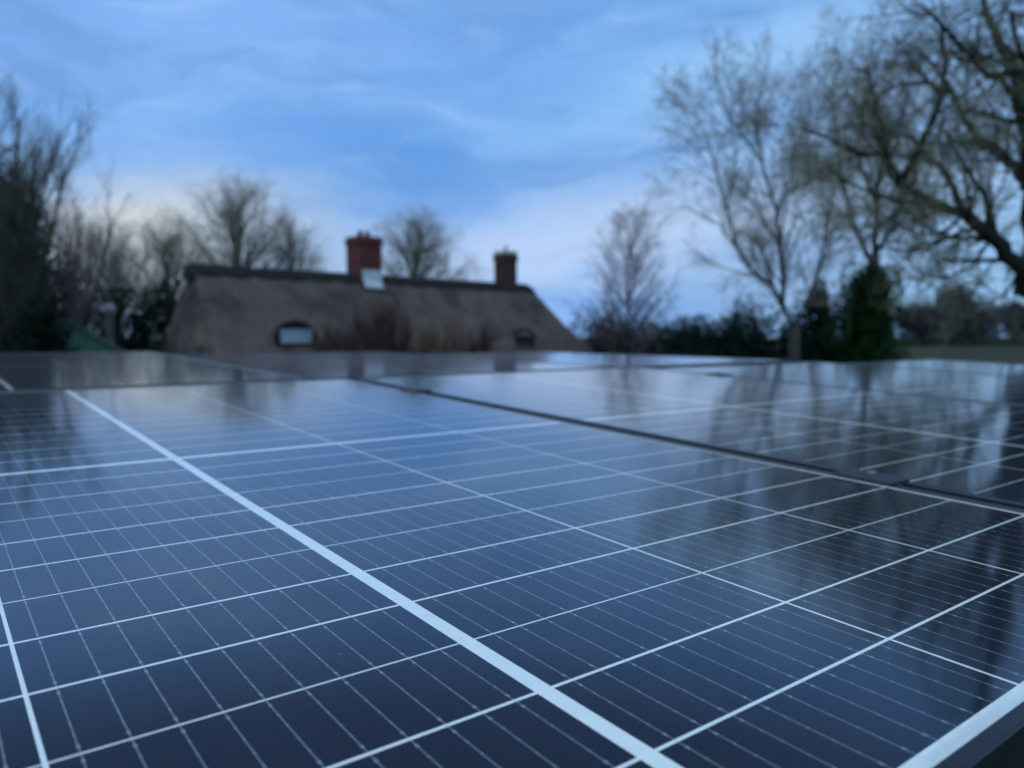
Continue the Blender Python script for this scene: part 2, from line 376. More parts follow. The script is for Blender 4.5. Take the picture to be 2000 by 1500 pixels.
def branch_path(rng, p, d, length, wander, up, n):
    pts = [p.copy()]; d = d.normalized()
    for i in range(n):
        d = (d + Vector((rng.gauss(0, wander), rng.gauss(0, wander), rng.gauss(0, wander) + up))).normalized()
        pts.append(pts[-1] + d*(length/n))
    return pts, d
def sprout(rng, trunk, crown, pts, r0, r1, level, spec, buds=None):
    """children along a parent path; spec per level: (count per metre, length, ratio, spread, wander, up)"""
    if level >= len(spec): return
    per, ln, ratio, spread, wander, up, start = spec[level]
    total = sum((pts[i+1]-pts[i]).length for i in range(len(pts)-1)); cnt = max(2, int(per*total + rng.random()))
    for c in range(cnt):
        f = start + (1-start)*(c + rng.random())/cnt; x = f*(len(pts)-1); i = min(int(x), len(pts)-2); p = pts[i].lerp(pts[i+1], x-i)
        d = (pts[i+1]-pts[i]).normalized(); o = d.orthogonal().normalized(); o.rotate(Matrix.Rotation(rng.uniform(0, 2*pi), 3, d))
        a = rng.uniform(spread*.55, spread*1.25); dd = d*cos(a) + o*sin(a)
        rr = (r0*(1-f) + r1*f)*ratio; ll = ln*rng.uniform(.55, 1.2)*(1.12 - .45*f)
        n = 4 if level < 2 else 3
        q, de = branch_path(rng, p, dd, ll, wander, up, n)
        last = level == len(spec)-1
        r_end = rr*.45
        rr = max(rr, .0045); r_end = max(r_end, .003)
        (trunk if level == 0 else crown).tube(q, [rr + (r_end-rr)*k/n for k in range(n+1)], 6 if level == 0 else (4 if not last else 3), False)
        if buds is not None and last and rng.random() < buds[1]:
            for _ in range(buds[2]):
                v = Vector((rng.gauss(0, 1), rng.gauss(0, 1), rng.gauss(0, 1))).normalized()
                w = q[-1].lerp(q[0], rng.random()*.7) + v*.03
                buds[0].leaf(w, v, buds[3], buds[3]*2)
        sprout(rng, trunk, crown, q, rr, r_end, level+1, spec, buds)
def tree_meshes(seed, limbs, spec, buds=None):
    """limbs: list of (points, r0, r1, bare) drawn as trunk and main limbs; each sprouts unless bare"""
    rng = random.Random(seed); tr, cr = MB(), MB(); bd = [MB(), *buds] if buds else None
    for pts, r0, r1, bare in limbs:
        n = len(pts)-1
        fine = []
        for i in range(n):                       # a little knobbliness between the given points
            for k in range(3):
                p = pts[i].lerp(pts[i+1], k/3)
                if fine: p = p + Vector((rng.gauss(0, 1), rng.gauss(0, 1), rng.gauss(0, 1)))*(.25*(r0+r1)/2)
                fine.append(p)
        fine.append(pts[-1]); m = len(fine)-1
        tr.tube(fine, [r0 + (r1-r0)*k/m for k in range(m+1)], 8)
        if not bare: sprout(rng, tr, cr, fine, r0, r1, 0, spec, bd)
    return tr, cr, (bd[0] if bd else None)
def put_tree(name, label, base, seed, limbs, spec, bark, twig, group=None, buds=None, budmat=None):
    r = empty(name, label, 'tree', loc=base, group=group)
    limbs = [([p - base for p in pts], a, b, c) for pts, a, b, c in limbs]
    tr, cr, bd = tree_meshes(seed, limbs, spec, buds)
    tr.build('trunk', bark, r, True); cr.build('crown', twig, r)
    if bd and bd.f: bd.build('foliage', budmat or M_bud, r)
    return r
def auto_limbs(seed, base, h, r, fork=.25, n=5, spread=.5, lean=0.0):
    """trunk plus n rising limbs of a free-grown tree"""
    rng = random.Random(seed); top = base + Vector((lean*h, 0, h*fork))
    out = [([base, base.lerp(top, .5) + Vector((rng.gauss(0, .05), 0, 0)), top], r, r*.75, True)]
    for i in range(n):
        a = 2*pi*(i + rng.random()*.7)/n; sp = spread*rng.uniform(.45, 1.15) if i else spread*.15
        d = Vector((cos(a)*sp, sin(a)*sp, 1)).normalized(); l = h*(1-fork)*rng.uniform(.8, 1.02)*(1 if i == 0 else 1-.25*sp)
        pts, _ = branch_path(rng, top, d, l, .07, .05, 5)
        out.append((pts, r*rng.uniform(.4, .6), .02, False))
    return out
def round_limbs(seed, base, h, w, r, clear=.3, n=14):
    """trunk and limbs that end on a rounded crown h high and w wide"""
    rng = random.Random(seed); fk = base + Vector((0, 0, h*clear)); tip = base + Vector((0, 0, h*.72))
    out = [([base, fk, fk.lerp(tip, .5) + Vector((rng.gauss(0, .1), rng.gauss(0, .1), 0)), tip], r, r*.2, True)]
    for i in range(n):
        a = i*2.4 + rng.uniform(-.3, .3); f = (i+.5)/n; th = 1.45*(1-f) + rng.uniform(-.1, .1)
        end = base + Vector((0, 0, h*.55)) + Vector((sin(th)*cos(a)*w/2, sin(th)*sin(a)*w/2, cos(th)*h*.45))
        st = fk.lerp(tip, .95*f*rng.uniform(.7, 1.0)); mid = st.lerp(end, .5) + Vector((rng.gauss(0, .04)*w, rng.gauss(0, .04)*w, h*.035))
        q = [st, st.lerp(mid, .5) + Vector((0, 0, h*.012)), mid, mid.lerp(end, .5) + Vector((rng.gauss(0, .02)*w, rng.gauss(0, .02)*w, 0)), end]
        out.append((q, r*rng.uniform(.30, .42), .014, False))
    return out
def plume_limbs(seed, base, h, w, r, n=24):
    """a straight leader with many rising side branches"""
    rng = random.Random(seed); top = base + Vector((.1, 0, h))
    ld = [base, base.lerp(top, .3) + Vector((.06, 0, 0)), base.lerp(top, .6) - Vector((.08, 0, 0)), top]
    out = [(ld, r, .012, True)]
    for i in range(n):
        f = .12 + .84*(i+rng.random())/n; a = i*2.4; st = base.lerp(top, f); l = w*.62*(1-f)**.55*rng.uniform(.75, 1.1) + .35
        d = Vector((cos(a), sin(a), .75 + .9*f)).normalized(); q, _ = branch_path(rng, st, d, l, .07, .05, 4)
        out.append((q, r*.38*(1.05-f)+.008, .008, False))
    return out
def leafy(mb, rng, c, rad, n, size, shell=.5, flat=0.0):
    for _ in range(n):
        v = Vector((rng.gauss(0, 1), rng.gauss(0, 1), rng.gauss(0, 1))).normalized(); q = rng.random()**.4
        q = shell + (1-shell)*q if rng.random() < .8 else q
        k = 1 + .30*noise.noise(v*1.7 + c*.37) + .16*noise.noise(v*5 + c)
        p = c + Vector((v.x*rad[0], v.y*rad[1], v.z*rad[2]))*q*k
        d = (v + Vector((rng.gauss(0, .7), rng.gauss(0, .7), rng.gauss(0, .5)))).normalized()
        mb.leaf(p, d, size*rng.uniform(.5, 1.1), size*2*rng.uniform(.6, 1.2))
def bush(name, label, px, Y, w, h, m, seed, n=2600, size=.10, group=None, cat='bush', lobes=5):
    base = ground_at(px, Y); rng = random.Random(seed)
    r = empty(name, label, cat, loc=base, group=group)
    mb, st = MB(), MB()
    for i in range(lobes):
        c = Vector((rng.uniform(-.5, .5)*w*.7, rng.uniform(-.35, .35)*w*.6, h*rng.uniform(.40, .62)))
        s = rng.uniform(.75, 1.05)
        leafy(mb, rng, c, (w*.36*s, w*.32*s, h*.46*s), n//lobes, size)
    for i in range(7):
        a = rng.uniform(0, 2*pi); tip = Vector((cos(a)*w*.33, sin(a)*w*.25, h*rng.uniform(.6, .95)))
        st.tube([Vector((cos(a)*.08, sin(a)*.08, 0)), tip*.5 + Vector((0, 0, h*.06)), tip], [.04, .025, .01], 5)
    mb.build('foliage', m, r); st.build('stem', M_barkd, r)
    return r

SPEC = [(2.6, 2.3, .50, .70, .13, .05, .08), (4.0, 1.15, .45, .75, .16, .03, .10), (7.5, .60, .50, .8, .18, .02, .10), (5.0, .30, .6, .8, .2, 0, .1)]

SPEC_T = [(2.3, 2.2, .42, .70, .13, .05, .08), (3.4, 1.1, .45, .75, .16, .03, .10), (6.0, .60, .50, .8, .18, .02, .10), (4.0, .30, .6, .8, .2, 0, .1)]
SPEC_PL = [(4.5, .95, .5, .6, .12, .04, .1), (6.0, .5, .6, .7, .14, .02, .1), (7.0, .26, .7, .8, .15, 0, .1)]
SPEC_RD = [(2.0, 1.9, .45, .75, .13, .01, .25), (3.4, 1.1, .5, .8, .15, .01, .1), (5.5, .6, .6, .85, .17, 0, .1)]
# ---- right: forked grey tree
Y = 25.0; g = ground_at(1552, Y)
def px(pts, Y, dy=None):
    return [at(a, b, Y + (dy[i] if dy else 0)) for i, (a, b) in enumerate(pts)]
fork_limbs = [
    ([g, at(1552, 640, Y)], .22, .17, True),
    (px([(1552, 640), (1528, 600), (1512, 562), (1470, 530), (1437, 482), (1405, 440), (1330, 400)], Y, [0, 0, .1, .2, .4, .6, .9]), 0.086, .014, False),
    (px([(1528, 600), (1530, 540), (1522, 470), (1516, 410), (1490, 320), (1472, 235), (1495, 150)], Y, [0, 0, -.2, -.3, -.5, -.7, -.8]), 0.086, .014, False),
    (px([(1516, 410), (1545, 350), (1550, 285), (1543, 215)], Y, [-.3, -.2, .2, .6]), 0.050, .014, False),
    (px([(1437, 482), (1415, 390), (1390, 300), (1370, 240)], Y, [.4, .2, 0, -.3]), 0.047, .014, False),
    (px([(1552, 640), (1590, 560), (1610, 480), (1625, 380), (1620, 250)], Y, [0, .6, 1.0, 1.5, 2.0]), 0.065, .014, False),
    (px([(1490, 320), (1440, 250), (1400, 190)], Y, [-.5, -1, -1.6]), 0.036, .014, False),
]
put_tree('bare_tree', 'tall bare tree with forked grey trunk beside the dark hedge', g, 11, fork_limbs, SPEC, M_bark, M_twig, 'bare winter trees')

# ---- right: ivy-clad tree
Y = 30.0; g = ground_at(1702, Y)
ivy_limbs = [([g, at(1702, 560, Y), at(1708, 500, Y)], .28, .2, True)]
for i, pl in enumerate(([(1708, 500), (1712, 400), (1722, 310), (1700, 200), (1720, 90)], [(1708, 500), (1745, 440), (1790, 330), (1830, 200)], [(1705, 520), (1660, 420), (1640, 330), (1625, 180), (1640, 110)], [(1712, 400), (1672, 300), (1690, 150)], [(1722, 310), (1765, 220), (1790, 120)])):
    ivy_limbs.append((px(pl, Y, [(-.5+.35*i)*k for k in range(len(pl))]), .105, .016, False))
t = put_tree('ivy_tree', 'tree with ivy covered dark green trunk and bare crown', g, 21, ivy_limbs, SPEC_T, M_bark, M_twig, 'bare winter trees', (.09, 2, .032), M_bud)
rng = random.Random(5); mb = MB()
for i in range(54):
    z = rng.uniform(.6, 5.6); w = 1.15*(1 - .55*max(0, (z-2.6)/3.2))
    leafy(mb, rng, Vector((rng.gauss(-.12, .5)*w, rng.gauss(0, .4)*w, z)), (.55*w, .5*w, .75), 260, .11)
for (dx, zt) in ((-.95, 6.2), (-.3, 6.0), (.2, 5.7), (-.62, 5.4)):
    leafy(mb, rng, Vector((dx, 0, zt-.9)), (.24, .24, 1.2), 320, .10)
mb.build('ivy', M_ivy, t)

# ---- right edge: big oak
Y = 12.0; g = ground_at(2150, Y)
oak = [
    ([g, at(2095, 600, Y), at(2042, 470, Y), at(2022, 330, Y)], .54, .38, True),
    (px([(2050, 570), (1990, 518), (1938, 465), (1880, 420), (1820, 392), (1755, 360), (1735, 300), (1715, 220), (1690, 130)], Y, [0, -.1, -.1, -.1, 0, .1, .2, .4, .6]), .135, .02, False),
    (px([(1820, 392), (1760, 395), (1700, 375), (1640, 350)], Y, [0, -.3, -.5, -.8]), .05, .015, False),
    (px([(1755, 360), (1790, 300), (1830, 220), (1850, 120), (1830, 30)], Y, [.1, -.2, -.4, -.6, -.9]), .07, .015, False),
    (px([(2028, 400), (1995, 340), (1960, 300), (1900, 260), (1860, 180), (1790, 90)], Y, [0, .2, .4, .6, .9, 1.2]), .11, .02, False),
    (px([(2028, 330), (2005, 240), (1985, 140), (1940, 60), (1900, -60)], Y, [0, .2, .2, .3, .4]), .16, .03, False),
    (px([(2028, 330), (2050, 200), (2060, 0), (2040, -200)], Y, [0, -.2, -.2, -.3]), .22, .05, False),
    (px([(1985, 140), (1930, 150), (1880, 90), (1800, 10)], Y, [.2, -.2, -.5, -.8]), .07, .02, False),
    (px([(1880, 420), (1850, 340), (1780, 270), (1680, 240), (1620, 260)], Y, [-.1, .5, .9, 1.3, 1.6]), .06, .015, False),
    (px([(1935, 465), (1900, 520), (1840, 545), (1790, 530)], Y, [-.1, .3, .6, .9]), .03, .01, False),
    (px([(1995, 525), (1960, 580), (1900, 600)], Y, [0, .4, .8]), .03, .01, False),
    (px([(1880, 420), (1830, 470), (1770, 490), (1710, 480)], Y, [-.1, -.4, -.7, -1.0]), .03, .01, False),
    (px([(1735, 300), (1680, 300), (1620, 270), (1560, 250)], Y, [.2, .1, -.1, -.3]), .05, .012, False),
    (px([(1935, 465), (1925, 380), (1880, 320), (1850, 260)], Y, [-.1, -.4, -.6, -.9]), .05, .012, False),
    (px([(1860, 180), (1800, 160), (1740, 170), (1690, 200)], Y, [.9, .8, .6, .5]), .04, .012, False),
]
SPEC_OAK = [(4.2, 1.15, .40, .85, .22, .03, .10), (6.5, .62, .42, .85, .25, .01, .08), (11.0, .32, .5, .9, .25, .0, .1), (8.0, .15, .6, .9, .25, .0, .1)]
ok = put_tree('oak_tree', 'big oak at the right edge with thick dark limb arching left', g, 31, oak, SPEC_OAK, M_barkd, M_twigd, 'bare winter trees', (.13, 2, .022), M_bud)

mb = MB(); rng = random.Random(9)
for (a, b_, w, n) in ((1850, 268, .55, 420), (1800, 300, .40, 260), (1905, 250, .40, 220), (1735, 345, .35, 120), (1640, 335, .30, 90), (1700, 165, .35, 120), (1840, 395, .40, 160), (1610, 140, .35, 90), (1930, 130, .35, 110)):
    leafy(mb, rng, at(a, b_, 11.9) - g, (w, w, w*.55), n, .022, .1)
mb.build('leaf_tuft', M_bud, ok)
# ---- right: slender small tree, far copse
Y = 36.0; g = ground_at(1225, Y)
SPEC_UP = [(3.6, 1.9, .42, .5, .10, .10, .05), (5, .95, .5, .55, .14, .06, .08), (9, .5, .6, .7, .16, .03, .1)]
put_tree('bare_tree', 'small slender bare tree standing alone right of the cottage', g, 41, plume_limbs(44, g, 8.3, 6.4, .09, 44), SPEC_PL, M_bark, M_twigp, 'bare winter trees')

SPEC_FAR = [(2.2, 3.0, .42, .7, .12, .04, .06), (3.4, 1.6, .45, .75, .15, .03, .08), (6.0, .9, .6, .8, .16, .02, .1)]
def far_tree(px_, Y, h, seed, label, r=.25, twig=None, bark=None, spec=None, fork=.22, n=6, spread=.6, name='bare_tree', group='bare winter trees'):
    g = ground_at(px_, Y)
    return put_tree(name, label, g, seed, auto_limbs(seed+1, g, h, r, fork, n, spread), spec or SPEC_FAR, bark or M_barkd, twig or M_twigd, group)
# ---- left group
Y = 18.0; g = ground_at(18, Y)
SPEC_L = [(4.6, 1.7, .4, .42, .10, .12, .03), (6.5, .95, .45, .5, .13, .08, .06), (11.0, .5, .6, .6, .15, .04, .08)]
SPEC_L2 = [(3.0, 1.6, .4, .40, .10, .12, .03), (4.2, .95, .45, .45, .12, .09, .06), (7.0, .5, .6, .55, .14, .05, .08)]
g = ground_at(30, 18.0)
put_tree('bare_tree', 'tall upright bare tree with twin trunks at the left edge', g, 51, auto_limbs(54, g, 8.2, .12, .25, 10, .30) + [([g, at(6, 640, 18.2), at(-10, 540, 18.3)], .12, .10, True)] + [(px([(-10, 540), (-40+30*k, 400), (-60+50*k, 230)], 18.3, [0, .3*k, .6*k]), .07, .02, False) for k in range(3)], SPEC_L2, M_bark, M_twigk, 'bare winter trees')
far_tree(138, 22.0, 7.0, 61, 'purple brown dense tree just right of the tall dark one', .12, M_twigp, M_bark, SPEC_L2, .2, 11, .30)
def crown_tree(px_, Y, h, w, seed, label, twig=None, clear=.3, n=14, r=.24):
    g = ground_at(px_, Y)
    return put_tree('bare_tree', label, g, seed, round_limbs(seed+1, g, h, w, r, clear, n), SPEC_RD, M_bark, twig or M_twig, 'bare winter trees')
crown_tree(232, 46.0, 9.4, 6.6, 71, 'bare tree above the green shed, left of the cottage', n=24, clear=.22)
crown_tree(335, 44.0, 9.2, 7.4, 75, 'bare tree at the left end of the thatched roof', n=26, clear=.22)
crown_tree(470, 54.0, 13.4, 10.4, 81, 'broad bare tree rising behind the left half of the thatched roof', n=30, r=.28)
crown_tree(572, 58.0, 11.4, 6.5, 86, 'lower bare tree behind the roof, left of the red chimney', n=18)
crown_tree(815, 60.0, 12.2, 9.4, 91, 'round bare tree behind the roof between the two chimneys', n=32, r=.24)
# evergreens and hedges
bush('evergreen_shrub', 'tall black green evergreen at the left edge behind the twin trunks', 14, 20.5, 2.6, 7.4, M_ever, 101, 6000, .11, 'dark evergreens on the left')
bush('evergreen_shrub', 'dark evergreen behind the green shed roof', 110, 26.0, 3.6, 5.6, M_ever, 102, 7000, .11, 'dark evergreens on the left')
bush('evergreen_shrub', 'dark evergreen between the pale post and the cottage', 275, 29.0, 2.6, 5.0, M_ever, 103, 5200, .11, 'dark evergreens on the left')
hx = [(1190, 40, 3.8, 4.4, M_bushb, 'low brown bush right below the small slender tree'), (1285, 41, 4.0, 4.2, M_bushb, 'brownish bush between the small tree and the hedge'),
      (1385, 33, 3.4, 4.15, M_hedge, 'left end bush of the dark hedge'), (1450, 32, 3.0, 4.5, M_hedge, 'dark hedge bush left of the forked trunk'),
      (1515, 31.5, 2.6, 4.0, M_hedge, 'dark hedge bush directly behind the forked trunk'), (1592, 32, 2.6, 5.6, M_hedge, 'taller hedge bush between the forked trunk and the ivy')]
for i, (a, Yb, w, h, m, lab) in enumerate(hx):
    bush('hedge_bush', lab, a, Yb, w, h, m, 120+i, 5200, .12, 'bushes along the garden hedge')
cb = ground_at(1596, 30.5); rng = random.Random(77); cf = empty('conifer', 'narrow dark conifer between the forked trunk and the ivy tree', 'conifer', loc=cb); mb = MB()
for k in range(16):
    z = .3 + k*.32; w = 1.05*(1 - k/17)+.1; leafy(mb, rng, Vector((0, 0, z)), (w, w, .42), 260, .09, .4)
mb.build('foliage', M_hedge, cf); MB().tube([Vector((0, 0, 0)), Vector((0, 0, 5.2))], [.12, .02], 6).build('trunk', M_barkd, cf)
bush('pale_shrub', 'pale grey green shrub rising above the dark hedge', 1432, 60, 4.4, 7.4, M_pale, 140, 1500, .12)
fx = [(1800, 250, 17, 17), (1858, 262, 21, 22), (1905, 270, 18, 16), (1985, 290, 14, 17)]
fl = ['left tree of the distant copse across the field', 'tallest tree of the distant copse across the field', 'right tree of the distant copse across the field', 'low distant tree under the oak limb at the right edge']
M_far = mat('far_foliage', (.040, .042, .045), .9, .35, .4)
for i, (a, Yb, w, h) in enumerate(fx):
    base = ground_at(a, Yb); rng = random.Random(200+i); r = empty('distant_tree', fl[i], 'tree', loc=base, group='distant trees across the field')
    tr = MB().tube([Vector((0, 0, 0)), Vector((.2, 0, h*.25)), Vector((0, 0, h*.7))], [.45, .38, .1], 7); mb = MB()
    for k in range(14):
        c = Vector((rng.uniform(-.5, .5)*w*.75, rng.uniform(-.3, .3)*w, h*rng.uniform(.14, .74))); c.x *= 1.15 - .6*c.z/h; leafy(mb, rng, c, (w*.25, w*.25, h*.22), 520, .55, .3)
        tr.tube([Vector((0, 0, h*.25)), c], [.2, .06], 5)
    tr.build('trunk', M_barkd, r); mb.build('crown', M_far, r)
hb = ground_at(1890, 235); rng = random.Random(7); mb = MB()
for k in range(60):
    leafy(mb, rng, Vector((-40+k*1.6, rng.gauss(0, .6), 1.2)), (1.6, 1.0, 1.7+.9*noise.noise(Vector((k*.3, 0, 0)))), 90, .35)
o = mb.build('field_hedge', M_hedge); o.location = hb; tag(o, 'long low hedge along the far side of the field', 'hedge')

# ------------------------------------------------------------------ thatched cottage
A = at(374, 508, 27.0); zr = A.z
Yb = 38.0; B = at(1030, 556, Yb); B.z = zr
ax = (B - A); LR = ax.length; ax.normalize(); fy = Vector((0, 0, 1)).cross(ax)         # fy points away from the camera
HM = Matrix.Translation(Vector((A.x, A.y, 0))) @ Matrix((ax, fy, Vector((0, 0, 1)))).transposed().to_4x4()
cot = empty('thatched_cottage', 'thatched brick cottage with two chimneys behind the solar panels', 'cottage', HM)
TAN, DEP = math.tan(radians(50)), 3.05
KL, KR = 9.0, 1.75                                    # steep left hip, shallower right hip
ZE = zr - TAN*DEP
def smax(a, b, k=.35): return math.log(math.exp(a/k) + math.exp(b/k))*k
WINS = []
def roof_h(x, y):
    q = abs(y)
    e = max((-x)*KL if x < 0 else 0, (x-LR)*KR if x > LR else 0)
    m = smax(q, e, .18) if e > .02 else math.sqrt(q*q + .03)
    return zr - TAN*m
def hip(px_, py_):                                   # where a sight line meets the front slope, in house coordinates
    d0 = HM.inverted() @ Vector((0, 0, EYE)); p = HM.inverted() @ at(px_, py_, 30.0); d = (p - d0).normalized()
    best = None
    for i in range(3000):
        q = d0 + d*(15 + i*.01)
        if q.z < roof_h(q.x, q.y) and abs(q.y) < DEP+.6: best = q; break
    return best
for (a, b_, w) in ((575, 669, .95), (1020, 676, .95)):
    q = hip(a, b_)
    if q: WINS.append((q.x, q.y, q.z, w))
def thatch():
    x0, x1 = -DEP/KL - .05, LR + DEP/KR + .05
    nx, ny = 190, 74; top = []; vs, fs = [], []
    for j in range(ny+1):
        for i in range(nx+1):
            x = x0 + (x1-x0)*i/nx; y = -DEP-.02 + (2*DEP+.04)*j/ny
            # round the corners of the plan
            h = roof_h(x, y)
            for (wx, wy, wz, ww) in WINS:
                if y > wy-.10:
                    arch = wz + .98*math.exp(-((x-wx)/ww)**2*1.1) - .05
                    if y < wy+3: h = max(h, min(arch, h + 1.4))
            h += .05*noise.noise(Vector((x*1.1, y*1.1, 1))) + .025*noise.noise(Vector((x*5, y*2.5, 4)))
            vs.append((x, y, max(h, ZE)))
    n = nx+1
    for j in range(ny):
        for i in range(nx): a = j*n+i; fs.append((a, a+1, a+n+1, a+n))
    # underside rim
    rim = [i for i in range(n)] + [j*n+nx for j in range(1, ny+1)] + [ny*n+i for i in range(nx-1, -1, -1)] + [j*n for j in range(ny-1, 0, -1)]
    m0 = len(vs); k = len(rim)
    for r in rim: v = vs[r]; vs.append((v[0], v[1], ZE-.35))
    for i in range(k): fs.append((rim[(i+1) % k], rim[i], m0+i, m0+(i+1) % k))
    return vs, fs
def thatch_mat():
    m = bpy.data.materials.new('thatch'); m.use_nodes = True; t = m.node_tree; b = t.nodes['Principled BSDF']; b.inputs['Roughness'].default_value = .95; b.inputs['Specular IOR Level'].default_value = .1
    tcn = mk(t, 'ShaderNodeTexCoord'); v = tcn.outputs['Object']
    mp = mk(t, 'ShaderNodeMapping'); mp.inputs['Scale'].default_value = (1, .22, .22); t.links.new(v, mp.inputs[0])
    c = MIX(t, SS(t, NOISE(t, mp.outputs[0], 14, 6, .7), .3, .7), (.072, .056, .058), (.128, .102, .104))
    c = MIX(t, M_(t, 'MULTIPLY', SS(t, NOISE(t, v, .75, 5, .6), .45, .68), .75), c, (.044, .031, .030))
    c = MIX(t, M_(t, 'MULTIPLY', SS(t, NOISE(t, mp.outputs[0], 1.6, 4, .6, off=(4, 2, 7)), .60, .72), .55), c, (.20, .135, .095))
    t.links.new(c, b.inputs['Base Color'])
    bn = mk(t, 'ShaderNodeBump'); bn.inputs['Strength'].default_value = .6; bn.inputs['Distance'].default_value = .06
    t.links.new(NOISE(t, mp.outputs[0], 22, 5, .7), bn.inputs['Height']); t.links.new(bn.outputs[0], b.inputs['Normal'])
    return m
vs, fs = thatch(); roof = mesh('thatched_roof', vs, fs, thatch_mat(), cot, True)
# block-cut ridge, dark
M_ridge = mat('ridge_thatch', (.020, .020, .022), .95, .4, 5, .4, spec=.1)
rv, rf = [], []; nseg = 60; prof = [(-.42, -.02), (-.40, .06), (-.22, .08), (0, .10), (.22, .08), (.40, .06), (.42, -.02)]
for i in range(nseg+1):
    x = -.22 + (LR+.44)*i/nseg; dr = .10*(1 if i in (0, nseg) else 0)
    for (y, o) in prof:
        yy = y*(1+.10*((i//2) % 2)) if abs(y) > .35 else y
        rv.append((x, yy, zr - TAN*math.sqrt(yy*yy+.03) + o - dr + .02*noise.noise(Vector((x*2, y, 0)))))
m = len(prof)
for i in range(nseg):
    for j in range(m-1): a = i*m+j; rf.append((a, a+m, a+m+1, a+1))
rf.append(tuple(range(m))); rf.append(tuple(nseg*m+j for j in range(m-1, -1, -1)))
mesh('ridge_cap', rv, rf, M_ridge, roof, True)
# walls
M_brick = bpy.data.materials.new('brick'); M_brick.use_nodes = True
def brick(m, c1, c2, mortar, sc):
    t = m.node_tree; b = t.nodes['Principled BSDF']; b.inputs['Roughness'].default_value = .9
    tcn = mk(t, 'ShaderNodeTexCoord'); mp = mk(t, 'ShaderNodeMapping'); mp.inputs['Rotation'].default_value = (pi/2, 0, 0); t.links.new(tcn.outputs['Object'], mp.inputs[0])
    bk = mk(t, 'ShaderNodeTexBrick'); t.links.new(mp.outputs[0], bk.inputs[0]); bk.inputs['Color1'].default_value = (*c1, 1); bk.inputs['Color2'].default_value = (*c2, 1); bk.inputs['Mortar'].default_value = (*mortar, 1)
    bk.inputs['Scale'].default_value = sc; bk.inputs['Mortar Size'].default_value = .012; bk.inputs['Brick Width'].default_value = .5; bk.inputs['Row Height'].default_value = .17
    t.links.new(MIX(t, M_(t, 'MULTIPLY', SS(t, NOISE(t, tcn.outputs['Object'], 3, 5), .4, .7), .5), bk.outputs[0], tuple(c*.5 for c in c1)), b.inputs['Base Color'])
brick(M_brick, (.115, .022, .019), (.080, .018, .016), (.06, .035, .03), 2.2)
M_brickd = bpy.data.materials.new('brick_dark'); M_brickd.use_nodes = True
brick(M_brickd, (.050, .021, .019), (.036, .016, .015), (.05, .035, .03), 2.2)
M_wall = mat('limewash', (.55, .53, .48), .9, .12, 2)
MB().box((-.35, -DEP+.5, -.1), (LR+1.9, DEP-.5, ZE-.30)).build('wall', M_wall, cot)
# chimneys
M_lead = mat('lead_apron', (.42, .46, .52), .6, .15, 4)
M_pot = mat('chimney_pot', (.50, .44, .34), .8, .2, 6)
def chimney(pxl, pxr, py_top, mtl, apron, pots, band):
    i0 = HM.inverted(); d0 = i0 @ Vector((0, 0, EYE)); d1 = i0 @ at((pxl+pxr)/2, 540, 30.0); x = (d0 + (d1-d0)*(d0.y/(d0.y-d1.y))).x
    P0 = HM @ Vector((x, 0, zr)); D = P0.y
    w = (pxr-pxl)/FPX*D*.80; ztop = at((pxl+pxr)/2, py_top, D).z
    c = MB().box((x-w/2, -w*.5, zr-1.1), (x+w/2, w*.5, ztop-.30))
    c.box((x-w/2-.06, -w*.5-.06, ztop-.30), (x+w/2+.06, w*.5+.06, ztop-.17)); c.box((x-w/2-.02, -w*.5-.02, ztop-.17), (x+w/2+.02, w*.5+.02, ztop))
    o = c.build('chimney', mtl, roof)
    if band:
        MB().box((x-w/2-.03, -w*.5-.03, ztop+.001), (x+w/2+.03, w*.5+.03, ztop+.14)).build('cement_cap', M_pot, o); ztop += .141
    pm = MB()
    for k in range(pots):
        pm.lathe([(.13, 0), (.10, .06), (.095, .20), (.12, .22), (.12, .25), (.08, .25), (.08, .1)], 12, (x + (k-(pots-1)/2)*.34, 0, ztop+.001))
    pm.build('chimney_pot', M_pot if band else mtl, o)
    if apron:                                        # pale lead apron lying on the front slope below the stack
        vs = []; yt = -w*.5-.020
        for (yy, zz) in ((yt, zr+.02), (yt-.05, zr-.40), (yt-.22, zr - TAN*(w*.5+.24) + .20)):
            for xx in (x-w*.40, x+w*.44): vs.append((xx, yy, zz))
        vs += [(a, b2+.016, c2-.03) for a, b2, c2 in vs]
        fs = [(0,1,3,2),(2,3,5,4),(8,9,7,6),(10,11,9,8),(4,5,11,10),(1,0,6,7),(0,2,8,6),(2,4,10,8),(3,1,7,9),(5,3,9,11)]
        mesh('lead_apron', vs, fs, M_lead, o)
    return o
chimney(681, 742, 464, M_brick, True, 2, False)
chimney(968, 1007, 497, M_brickd, False, 1, True)
